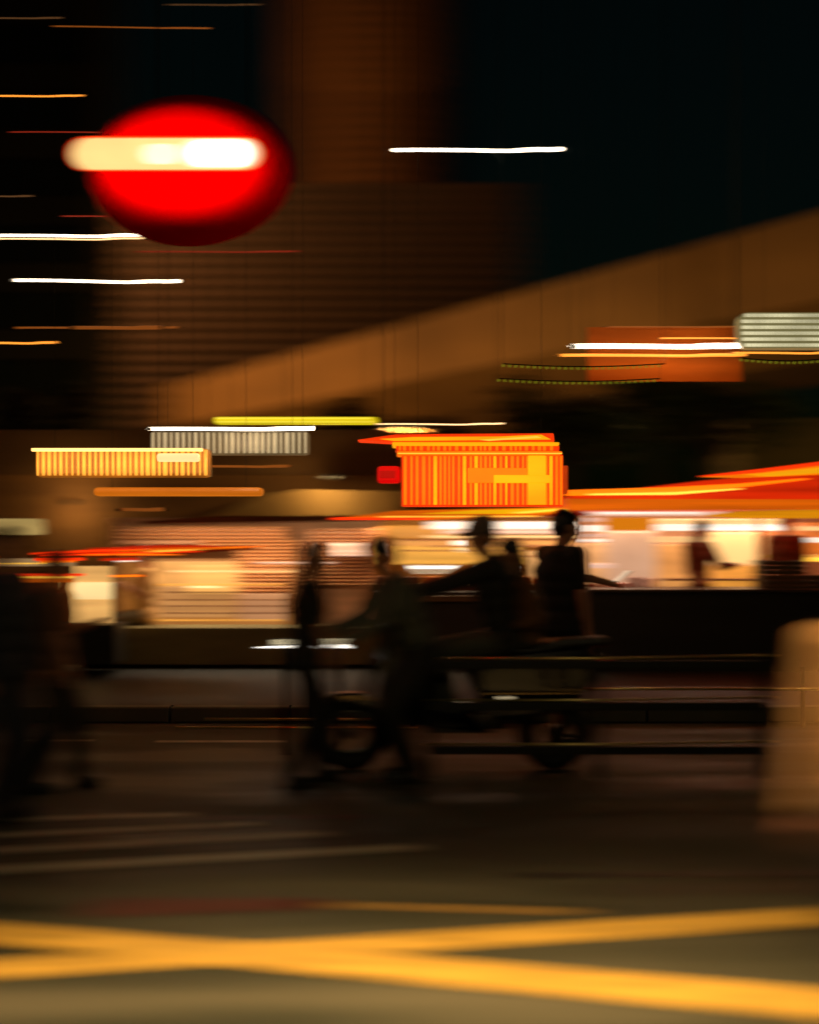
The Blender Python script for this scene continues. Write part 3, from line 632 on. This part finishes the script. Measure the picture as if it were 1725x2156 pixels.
capsule(147, 546, 285, 358, Dg - .02, .05, 'rim', glow('rim_red_orange', (255, 60, 10), 1.5, .2, (8, 1, 8)), .02, sg)
capsule(151, 542, 288, 355, Dg - .05, .06, 'lens', glow('signal_lens', (255, 222, 140), 1.1, .12, (3, 1, 3)), .03, sg)
for (x0_, x1_, y0_, y1_, m) in ((300, 380, 303, 345, glow('led_soft', (255, 238, 196), 1.5, .1)), (385, 536, 292, 352, glow('led_soft', (255, 238, 196))), (402, 525, 296, 350, glow('led_hot', (255, 250, 240), 3.0, .1))):
    capsule(x0_, x1_, y0_, y1_, Dg - .056 - (.008 if m.name == 'led_hot' else 0), .004, 'led_module', m, 0, sg)
capsule(152, 541, 289, 354, Dg + .032, .05, 'halo_light', glow('halo_glow', (255, 8, 3), 15, .05), .01, sg)   # hidden emitter added to wash red light over the dome
hg = MB(); q = P(200, 322, Dg + .45); hg.tube([Vector((c.x - .35, c.y + .98, c.z)), Vector((c.x - .35, c.y + .98, 7.0))], .006, 8); hg.tube([Vector((c.x + .35, c.y + .98, c.z)), Vector((c.x + .35, c.y + .98, 7.0))], .006, 8); hg.build('hanger', black_metal, sg)
pole = thing('signal_mast', (-5.4, Dg + 1.1, 0), 'steel mast carrying the red signal from outside the picture', 'mast')
MB().tube([(-5.4, Dg + 1.1, 0), (-5.4, Dg + 1.1, 7.15)], [.12, .09], 14).build('post', grey_metal, pole)
MB().tube([(-5.5, Dg + 1.1, 7.05), (-1.0, Dg + 1.1, 7.05)], [.07, .05], 10).build('arm', grey_metal, pole)

# ------------------------------------------------------------------ guard rail
gr = thing('guard_rail', P(1260, 1590, 9.2), 'low dark metal guard rail with glinting bars before the standing man', 'railing')
railm = mat('rail_metal', (245, 228, 150), .32, .85, .1)
GD = 9.2
for (x0_, x1_, y0_, w) in ((905, 1620, 1386, 5), (905, 1620, 1474, 4.5), (905, 1620, 1567, 4.5)):
    MB().tube([P(x0_, y0_, GD), P(1270, y0_, GD), P(x1_, y0_ - 6, GD)], w * K * GD / 2, 10).build('bar', railm, gr, smooth=True)
    b3(x0_, x1_, y0_ + 5, y0_ + 22, GD + .012, .03, 'panel_board', mat('rail_dark', (16, 17, 12), .6), gr, .004)
for x in (905, 1265, 1612): MB().tube([Vector((P(x, 0, GD).x, GD + .06, 0)), Vector((P(x, 0, GD).x, GD + .06, P(0, 1380, GD).z))], .028, 8).build('post', dark_paint, gr)
for (x0_, x1_, y0_, w, m, lab) in ((430, 1052, 1513, 4, 'a', 'x'),):
    pass
# low bollard-and-bar barrier by the kerb at left
lb = thing('low_barrier', P(620, 1600, 11.6), 'low two bar steel barrier along the kerb at left of centre', 'railing')
for (x0_, x1_, y0_) in ((430, 1060, 1514), (370, 880, 1532), (1000, 1725, 1450)):
    MB().tube([P(x0_, y0_, 11.6), P(x1_, y0_ + 1, 11.6)], .011, 8).build('bar', railm, lb, smooth=True)
for x in (655, 870, 1180, 1690): MB().tube([Vector((P(x, 0, 11.65).x, 11.65, 0)), Vector((P(x, 0, 11.65).x, 11.65, .36 if x < 1100 else .5))], .02, 8).build('post', dark_paint, lb)

# ------------------------------------------------------------------ people
skin = mat('skin', (176, 118, 84), .55, 0, .08); hair_m = mat('hair_dark', (24, 15, 10), .5, 0, .3, (40, 40, 10)); shoe_m = mat('shoe_dark', (28, 26, 22), .5); eye_m = mat('eye', (14, 12, 10), .2)
def remesh(bm, name, m, voxel, parent, smooth_it=3):
    me = bpy.data.meshes.new(name); bm.to_mesh(me); bm.free()
    o = bpy.data.objects.new(name, me); COL.objects.link(o)
    r = o.modifiers.new('r', 'REMESH'); r.mode = 'VOXEL'; r.voxel_size = voxel; r.use_smooth_shade = True
    s_ = o.modifiers.new('s', 'SMOOTH'); s_.iterations = smooth_it; s_.factor = .5
    dg = bpy.context.evaluated_depsgraph_get(); dg.update()
    nm = bpy.data.meshes.new_from_object(o.evaluated_get(dg)); o.modifiers.clear(); o.data = nm; nm.name = name
    nm.materials.clear(); nm.materials.append(m)
    for p in nm.polygons: p.use_smooth = True
    o.parent = parent; return o
def limb(mb, a, ra, b, rb, seg=10):
    mb.tube([a, b], [ra, rb], seg); mb.ball(a, ra, seg); mb.ball(b, rb, seg)
def ik(a, b, l1, l2, pole):
    d = b - a; L = min(d.length, (l1 + l2) * .999); u = d.normalized(); x = (l1 * l1 - l2 * l2 + L * L) / (2 * L); h = math.sqrt(max(l1 * l1 - x * x, 0))
    p = pole - u * pole.dot(u); p.normalize(); return a + u * x + p * h, a + u * L
def person(loc, face, label, shirt, trousers, pelvis=(0, 0, .93), lean=0, lh=None, rh=None, lf=None, rf=None, hs=1.0, head_pitch=0, sleeves='short', cap=None, hair='short', group=None, lp=(-.3, 0, -1), rp=(-.3, 0, -1), hand_open=.5, build=1.0, kneepole=(1, 0, 0)):
    """local frame: looks along +X, left is +Y"""
    V = Vector; e = thing('person', loc, label, 'person', group); e.rotation_euler = (0, 0, R(face)); e.scale = (hs, hs, hs)
    pel = V(pelvis); up = V((math.sin(R(lean)), 0, math.cos(R(lean)))); fw = V((math.cos(R(lean)), 0, -math.sin(R(lean))))
    waist = pel + up * .14; chest = pel + up * .36; neckb = pel + up * .53; hp = R(lean * .5 + head_pitch)
    hup = V((math.sin(hp), 0, math.cos(hp))); hfw = V((math.cos(hp), 0, -math.sin(hp))); hc = neckb + up * .04 + hup * .125 + hfw * .02
    sl, sr = neckb + V((0, .175 * build, 0)) - up * .045, neckb - V((0, .175 * build, 0)) - up * .045
    lh = V(lh) if lh else V((.05, .25, pel.z - .14)); rh = V(rh) if rh else V((.05, -.25, pel.z - .14))
    el, wl = ik(sl, lh, .29, .26, V(lp)); er, wr = ik(sr, rh, .29, .26, V(rp))
    lf = V(lf) if lf else V((0, .10, .08)); rf = V(rf) if rf else V((0, -.10, .08))
    hl, hr = pel + V((0, .09, -.02)), pel + V((0, -.09, -.02))
    kl, al = ik(hl, lf, .44, .43, V(kneepole)); kr, ar = ik(hr, rf, .44, .43, V(kneepole))
    b = MB()
    def torso(mb, g):
        for p, rx, ry, rz in ((pel, .105, .155, .11), (waist, .095, .135, .12), (pel + up * .26, .105, .145, .12), (chest, .115, .165, .13), (pel + up * .45, .09, .15, .085)):
            M = Matrix.Translation(p) @ Matrix.Rotation(R(lean), 4, 'Y') @ Matrix.Diagonal((rx * build + g, ry * build + g, rz + g * .5, 1)); bmesh.ops.create_uvsphere(mb.bm, u_segments=16, v_segments=10, radius=1, matrix=M)
        limb(mb, sl, .052 + g, sr, .052 + g)
    torso(b, 0); limb(b, neckb - up * .03, .058, hc - hup * .06, .052)
    Mh = Matrix.Translation(hc) @ Matrix.Rotation(hp, 4, 'Y')
    def blob(mb, c_, r_): bmesh.ops.create_uvsphere(mb.bm, u_segments=16, v_segments=12, radius=1, matrix=Mh @ Matrix.Translation(c_) @ Matrix.Diagonal((*r_, 1)))
    blob(b, (-.01, 0, .025), (.095, .076, .095)); blob(b, (.02, 0, -.045), (.068, .058, .07)); blob(b, (.05, 0, -.09), (.03, .032, .025))
    blob(b, (.1, 0, -.02), (.02, .014, .028)); blob(b, (.085, 0, .02), (.018, .05, .014)); blob(b, (.08, 0, -.062), (.018, .026, .012))
    for s_ in (-1, 1): blob(b, (-.005, s_ * .078, -.01), (.022, .012, .034))
    for (s0, e0, w0, sg_) in ((sl, el, wl, 1), (sr, er, wr, -1)):
        limb(b, s0, .05, e0, .038); limb(b, e0, .039, w0, .025)
        hd = (w0 - e0).normalized(); side = hd.cross(V((0, 0, 1))); side = side.normalized() if side.length > .1 else V((1, 0, 0)); nrm = side.cross(hd)
        limb(b, w0, .024, w0 + hd * .03, .026, 8)
        for k in range(4):
            off = side * (k - 1.5) * .019; L = (.036, .042, .040, .032)[k]; p0 = w0 + hd * .055 + off; limb(b, w0 + hd * .015 + off * .6, .014, p0, .0115, 8)
            p1 = p0 + (hd * (1 - .3 * hand_open) - nrm * hand_open * .5) * L; p2 = p1 + (hd * (1 - hand_open) - nrm * hand_open) * L * .9
            limb(b, p0, .0098, p1, .0088, 6); limb(b, p1, .0088, p2, .0078, 6)
        t0 = w0 + hd * .015 + side * .025; t1 = t0 + (hd * .6 + side * .7 - nrm * .2) * .035; limb(b, t0, .013, t1, .0105, 6); limb(b, t1, .0105, t1 + (hd * .85 - nrm * .3) * .03, .009, 6)
    for (h0, k0, a0) in ((hl, kl, al), (hr, kr, ar)):
        limb(b, h0, .085, k0, .055); limb(b, k0, .056, a0, .035)
    body = remesh(b.bm, 'body', skin, .0105, e)
    s = MB(); torso(s, .016); limb(s, neckb - up * .06, .075, neckb - up * .02, .068)
    for (s0, e0, w0) in ((sl, el, wl), (sr, er, wr)):
        if sleeves == 'short': limb(s, s0, .064, s0.lerp(e0, .72), .057)
        elif sleeves == 'long': limb(s, s0, .064, e0, .053); limb(s, e0, .053, e0.lerp(w0, .92), .038)
    M = Matrix.Translation(pel - up * .05) @ Matrix.Rotation(R(lean), 4, 'Y') @ Matrix.Diagonal((.12 * build, .17 * build, .09, 1)); bmesh.ops.create_uvsphere(s.bm, u_segments=16, v_segments=10, radius=1, matrix=M)
    remesh(s.bm, 'shirt', shirt, .014, e, 4)
    t = MB()
    M = Matrix.Translation(pel - V((0, 0, .01))) @ Matrix.Diagonal((.122, .165, .12, 1)); bmesh.ops.create_uvsphere(t.bm, u_segments=16, v_segments=10, radius=1, matrix=M)
    for (h0, k0, a0) in ((hl, kl, al), (hr, kr, ar)):
        limb(t, h0, .104, k0, .074); limb(t, k0, .074, a0 + V((0, 0, .02)), .062)
    remesh(t.bm, 'trousers', trousers, .015, e, 4)
    for a0 in (al, ar):
        f = MB(); f.ball(a0 + V((.07, 0, -.035)), (.12, .043, .04), 12); f.ball(a0 + V((0, 0, -.01)), (.052, .045, .06), 12); f.box(a0 + V((-.06, -.036, -.08)), a0 + V((.17, .036, -.055)))
        remesh(f.bm, 'shoe', shoe_m, .012, e, 2)
    h = MB()
    def hb_(c_, r_): bmesh.ops.create_uvsphere(h.bm, u_segments=16, v_segments=12, radius=1, matrix=Mh @ Matrix.Translation(c_) @ Matrix.Diagonal((*r_, 1)))
    hb_((-.022, 0, .045), (.098, .085, .09)); hb_((-.055, 0, .0), (.06, .078, .08)); hb_((.03, 0, .085), (.055, .07, .04))
    if hair == 'long':
        hb_((-.07, 0, -.08), (.05, .075, .14)); hb_((-.05, 0, -.16), (.045, .07, .1))
    if hair == 'bun': hb_((-.11, 0, .07), (.045, .045, .045))
    if hair != 'none': remesh(h.bm, 'hair', hair_m, .011, e, 3)
    for s_ in (-1, 1):
        bmq = MB(); bmesh.ops.create_uvsphere(bmq.bm, u_segments=10, v_segments=8, radius=.011, matrix=Mh @ Matrix.Translation((.083, s_ * .03, .003)))
        me = bpy.data.meshes.new('eye'); bmq.bm.to_mesh(me); bmq.bm.free(); me.materials.append(eye_m); o = bpy.data.objects.new('eye', me); COL.objects.link(o); o.parent = e
    if cap:
        c_ = MB(); bmesh.ops.create_uvsphere(c_.bm, u_segments=20, v_segments=14, radius=1, matrix=Mh @ Matrix.Translation((-.012, 0, .06)) @ Matrix.Diagonal((.115, .098, .085, 1)))
        bmesh.ops.create_uvsphere(c_.bm, u_segments=16, v_segments=8, radius=1, matrix=Mh @ Matrix.Translation((.1, 0, .045)) @ Matrix.Diagonal((.08, .07, .014, 1)))
        remesh(c_.bm, 'cap', cap, .01, e, 2)
    e['_hands'] = [list(wl), list(wr)]
    return e, Mh
def at(x, y_head_top, d, height, ground=0):      # stand a person so the crown is seen at x; returns ground point
    return Vector(((x - 862.5) * K * d, d, ground))
cloth = lambda n, c: mat('cloth_' + n, c, .85, 0, .2, (8, 8, 8), .05)
black_c = cloth('black', (30, 28, 24)); olive_c = cloth('olive', (112, 96, 52)); navy_c = cloth('navy', (26, 32, 44)); grey_c = cloth('grey', (92, 96, 84)); tan_c = cloth('tan', (196, 148, 86)); brown_c = cloth('brown', (110, 70, 32)); dark_c = cloth('charcoal', (36, 34, 28)); jean_c = cloth('denim', (70, 72, 60)); cream_c = cloth('cream', (206, 184, 140)); rust_c = cloth('rust', (150, 74, 26))

def phone(p, rot, label):
    o = MB().box((-.004, -.036, -.075), (.004, .036, .075)).build('phone', mat('phone_black', (20, 20, 22), .2), None, .003)
    o.location = p; o.rotation_euler = rot; tag(o, label, 'phone')
    MB().box((-.0062, -.033, -.070), (-.0045, .033, .070)).build('screen', glow('phone_screen', (235, 205, 170), 1.0), None).parent = o
    return o
# the standing man with the phone
person(at(1180, 0, 10.6, 0), 24, 'standing man in dark T-shirt and olive trousers holding a phone before him', black_c, olive_c,
       lh=(.44, .02, 1.20), rh=(.08, -.27, .80), lf=(.02, .11, .08), rf=(-.10, -.10, .08), head_pitch=12, hs=1.01, build=1.42, lp=(-.2, .5, -1))
p0 = at(1180, 0, 10.6, 0); phone(p0 + Vector((.50, .26, 1.26)), (0, R(55), R(24)), 'dark phone held up by the standing man in the black T-shirt')
# scooter, rider and pillion
SD = 9.6
rider_x = 1000
rp_ = at(1020, 0, SD, 0)
person(rp_ + Vector((.10, 0, 0)), 180, 'man in grey cap leaning to the handlebar of the dark scooter', dark_c, jean_c, pelvis=(-.03, 0, .86), lean=10,
       lh=(.58, .24, 1.16), rh=(.58, -.24, 1.16), lf=(.32, .17, .38), rf=(.32, -.17, .38), cap=cloth('cap_grey', (110, 92, 84)), sleeves='long', hand_open=.9, head_pitch=8, hs=1.02, build=1.25)
person(rp_ + Vector((.30, .12, 0)), 190, 'passenger in brown top sitting behind the man in the grey cap', brown_c, dark_c, pelvis=(0, 0, .90), lean=8,
       lh=(.22, .2, 1.05), rh=(.22, -.2, 1.05), lf=(.25, .22, .40), rf=(.25, -.22, .40), sleeves='long', head_pitch=10, hair='long', hs=.91, build=1.1)
sc = thing('motor_scooter', rp_ + Vector((-.05, 0, 0)), 'dark motor scooter facing left carrying two riders', 'scooter')
ox = rp_.x - .05; oy = SD; gloss = mat('scooter_paint', (18, 18, 20), .22, .2, .1, coat=.8); tyre = mat('tyre_rubber', (16, 16, 15), .8)
for dx in (-.85, .52):
    MB().ring((ox + dx, oy, .25), .20, .055).build('tyre', tyre, sc, smooth=True); MB().ring((ox + dx, oy, .25), .14, .02, 24, 6).tube([(ox + dx, oy - .05, .25), (ox + dx, oy + .05, .25)], .05, 10).build('rim', grey_metal, sc, smooth=True)
def side_prism(pts, w, name, m, bev=.03): return MB().prism([Vector((ox + x, oy - w / 2, z)) for x, z in pts], (0, w, 0)).build(name, m, sc, bev)
side_prism([(-.70, .36), (-.62, .98), (-.54, 1.02), (-.50, .9), (-.46, .42), (-.30, .30), (.05, .30), (.05, .36), (-.28, .38), (-.42, .46), (-.44, .40), (-.5, .3)], .40, 'leg_shield', gloss)
side_prism([(.0, .32), (-.02, .70), (.15, .78), (.75, .84), (.84, .74), (.70, .46), (.35, .34)], .32, 'body_panel', gloss, .05)
side_prism([(-.05, .76), (.10, .82), (.40, .83), (.50, .88), (.86, .90), (.86, .84), (.10, .74)], .30, 'seat', mat('seat_vinyl', (22, 20, 18), .5), .03)
side_prism([(-1.08, .42), (-.95, .52), (-.75, .52), (-.62, .40), (-.70, .40), (-.85, .46), (-1.0, .42)], .14, 'front_mudguard', gloss, .015)
MB().tube([(ox - .85, oy, .25), (ox - .62, oy, .95), (ox - .56, oy, 1.06)], .03, 10).build('fork', grey_metal, sc)
MB().tube([(ox - .46, oy - .33, 1.10), (ox - .55, oy - .15, 1.06), (ox - .57, oy, 1.05), (ox - .55, oy + .15, 1.06), (ox - .46, oy + .33, 1.10)], .016, 8).build('handlebar', black_metal, sc)
for s_ in (-1, 1):
    mr = MB().tube([(ox - .5, oy + s_ * .22, 1.08), (ox - .5, oy + s_ * .26, 1.26)], .007, 6).ball((ox - .5, oy + s_ * .27, 1.29), (.02, .065, .045), 12).build('mirror', black_metal, sc)
MB().ball((ox + .86, oy, .72), (.03, .08, .035), 12).build('tail_light', glow('tail_red', (150, 20, 8), .6), sc)
for (dx, z) in ((-.1, .47), (.18, .50)): MB().ball((ox + dx, oy - .21 if dx < 0 else oy - .165, z), (.02, .01, .01), 8).build('painted_glint', glow('glint', (255, 230, 180), 1.2), sc)  # glowing dots painted as glints on the glossy body
MB().box((ox - .42, oy - .19, .47), (ox + .0, oy - .175, .475)).build('trim_line', mat('trim_red', (150, 60, 40), .3, .5), sc)
# scooter headlamp streak built as a wide glowing bar
lbx = thing('headlamp_streak', P(640, 1362, 10.2), 'headlamp streak built as a wide white ribbed bar glowing low ahead of the scooter', 'lamp')
a, b = P(538, 1364, 10.15), P(740, 1357, 10.15)
MB().prism([a, P(600, 1360, 10.15), P(740, 1357.5, 10.15), P(740, 1364.5, 10.15)], (0, .05, 0)).build('tube', glow('streak_bar_white', (255, 246, 230), 3.0, .1), lbx, .003)
pr = None
for i, x in enumerate([575 + 5.2 * k for k in range(11)] + [678 + 5.0 * k for k in range(12)]):
    h = 1345 if x > 670 else 1346 + abs(x - 600) * .06
    MB().prism([P(x, 1357, 10.16), P(x + 3, 1357, 10.16), P(x + 1.2, h, 10.16), P(x - 1.8, h, 10.16)], (0, .02, 0)).build('rib', glow('streak_bar_rib', (232, 214, 170), .9, .3), lbx)
MB().box(P(572, 1366, 10.19), P(744, 1343, 10.24)).build('housing', mat('streak_bar_housing', (30, 28, 24), .5), lbx, .004)  # housing added to hold the headlamp streak
for x in (600, 715): MB().tube([Vector((P(x, 0, 10.2).x, 10.21, 0)), P(x, 1352, 10.2) + Vector((0, .03, 0))], .018, 8).build('leg', black_metal, lbx)  # legs added to carry the headlamp streak

# others
person(at(640, 0, 9.0, 0), 20, 'dark clad figure standing left of the scooter with one arm hanging forward', dark_c, black_c, lean=6, lh=(.26, .18, .93), rh=(.14, -.24, .84), lf=(.15, .1, .08), rf=(-.12, -.1, .08), sleeves='short', hs=.88, hair='long', build=1.2)
person(at(862, 0, 9.15, 0), 200, 'stooping person in a grey blue shirt between the dark figure and the scooter', grey_c, dark_c, pelvis=(-.1, 0, .86), lean=24, lh=(.50, .20, .95), rh=(.52, -.18, .98), sleeves='long', hs=.97, head_pitch=10)
person(at(112, 0, 8.8, 0), 12, 'person with dark hair raising a hand before the cream lit cart panel', brown_c, dark_c, lh=(.34, .14, 1.22), rh=(.14, -.26, .84), lf=(.18, .1, .08), rf=(-.14, -.1, .08), hs=.85, build=1.2, sleeves='short', hair='short', lp=(-.2, .3, -1), hand_open=.15, head_pitch=5)
person(at(4, 0, 7.9, 0), -25, 'large black clad figure cut off by the left edge', navy_c, navy_c, hs=.93, sleeves='long', build=1.3, lh=(.1, .28, .82), hair='long')
person(at(308, 0, 15.95, 0) + Vector((0, 0, .13)), 200, 'seated vendor in tan shirt behind the counter of the left stall', tan_c, cloth('khaki', (96, 80, 50)), pelvis=(0, 0, .60), lf=(.42, .12, .08), rf=(.42, -.12, .08), hs=.93, lh=(.3, .2, .95), sleeves='short', build=1.2)
person(at(1472, 0, 15.9, 0) + Vector((0, 0, .13)), -60, 'vendor in orange brown shirt lifting one hand inside the right stall', cloth('umber', (112, 74, 32)), brown_c, hs=.92, lh=(.30, .30, 1.20), rh=(.25, -.15, 1.02), sleeves='long', hair='long', lp=(0, .6, -1), head_pitch=15)
person(at(1655, 0, 15.95, 0) + Vector((0, 0, .13)), -110, 'vendor with dark hair behind the green crate at right', brown_c, dark_c, hs=.97, sleeves='short', hair='short')
# the close figure at the right edge
person(Vector((1.50, 4.05, 0)), 95, 'close blurred figure in a tan coat cut off by the right edge', tan_c, dark_c, hs=.91, sleeves='long', build=1.05, lh=(.02, .30, .74))

# ------------------------------------------------------------------ street lamps
def street_lamp(loc, h, label, energy, color, armx=1.2, spot=None, blend=.6):
    e = thing('street_lamp', loc, label, 'street lamp', None)
    x, y, z = loc
    MB().tube([(x, y, 0), (x, y, h - .6), (x + armx * .3, y, h - .05), (x + armx, y, h)], [.09, .06, .05, .04], 12).build('pole', grey_metal, e, smooth=True)
    MB().box((x + armx - .05, y - .11, h - .03), (x + armx + .55, y + .11, h + .07)).build('head', grey_metal, e, .03)
    MB().box((x + armx, y - .08, h - .045), (x + armx + .5, y + .08, h - .034)).build('lens', glow('street_lens', (255, 180, 90), 6), e)
    if spot: l_ = lamp('street_lamp_light', 'SPOT', (x + armx + .25, y, h - .1), energy, color, e, .12, spot_size=R(spot), spot_blend=blend)
    else: l_ = lamp('street_lamp_light', 'POINT', (x + armx + .25, y, h - .12), energy, color, e, .12)
    return e, l_
e_, _l = street_lamp((-3.0, 3.0, 0), 4.6, 'street lamp standing just left of the camera over the yellow lines', 3300, (1, .64, .31), 2.8, 84, 1.0)
_l.rotation_euler = (R(3), 0, 0)
lamp('street_lamp_spill', 'POINT', (.3, 3.0, 4.4), 85, (1, .78, .40), e_, .12)
# sodium lamps added on the road beyond, lighting the flyover side and the towers
street_lamp((-15, 46, 0), 5.0, 'added street lamp beyond the stalls under the left end of the flyover', 5200, (1, .44, .12), 1.2)
street_lamp((-1.5, 33, 0), 4.0, 'added street lamp between the flyover and the trees near the middle', 1150, (1, .52, .16), 1.2)
street_lamp((12, 19, 0), 4.5, 'added street lamp beyond the right stall under the flyover', 260, (1, .66, .24), -1.2)
street_lamp((-16.6, 58, 0), 17, 'added tall lamp mast lighting the brown louvred buildings', 6500, (1, .44, .14), 1.2)

wp = thing('hall_fill_lamp', P(150, 1150, 18.9), 'small warm fill light added on the market hall behind the left cart', 'lamp')
MB().box(P(140, 1062, 19.25), P(160, 1052, 19.39)).build('casing', black_metal, wp, .01)  # casing of the added hall fill lamp
lamp('hall_fill_bulb', 'POINT', P(150, 1064, 18.95), 9, (1, .62, .26), wp, .04)  # light added to brighten the dark hall wall
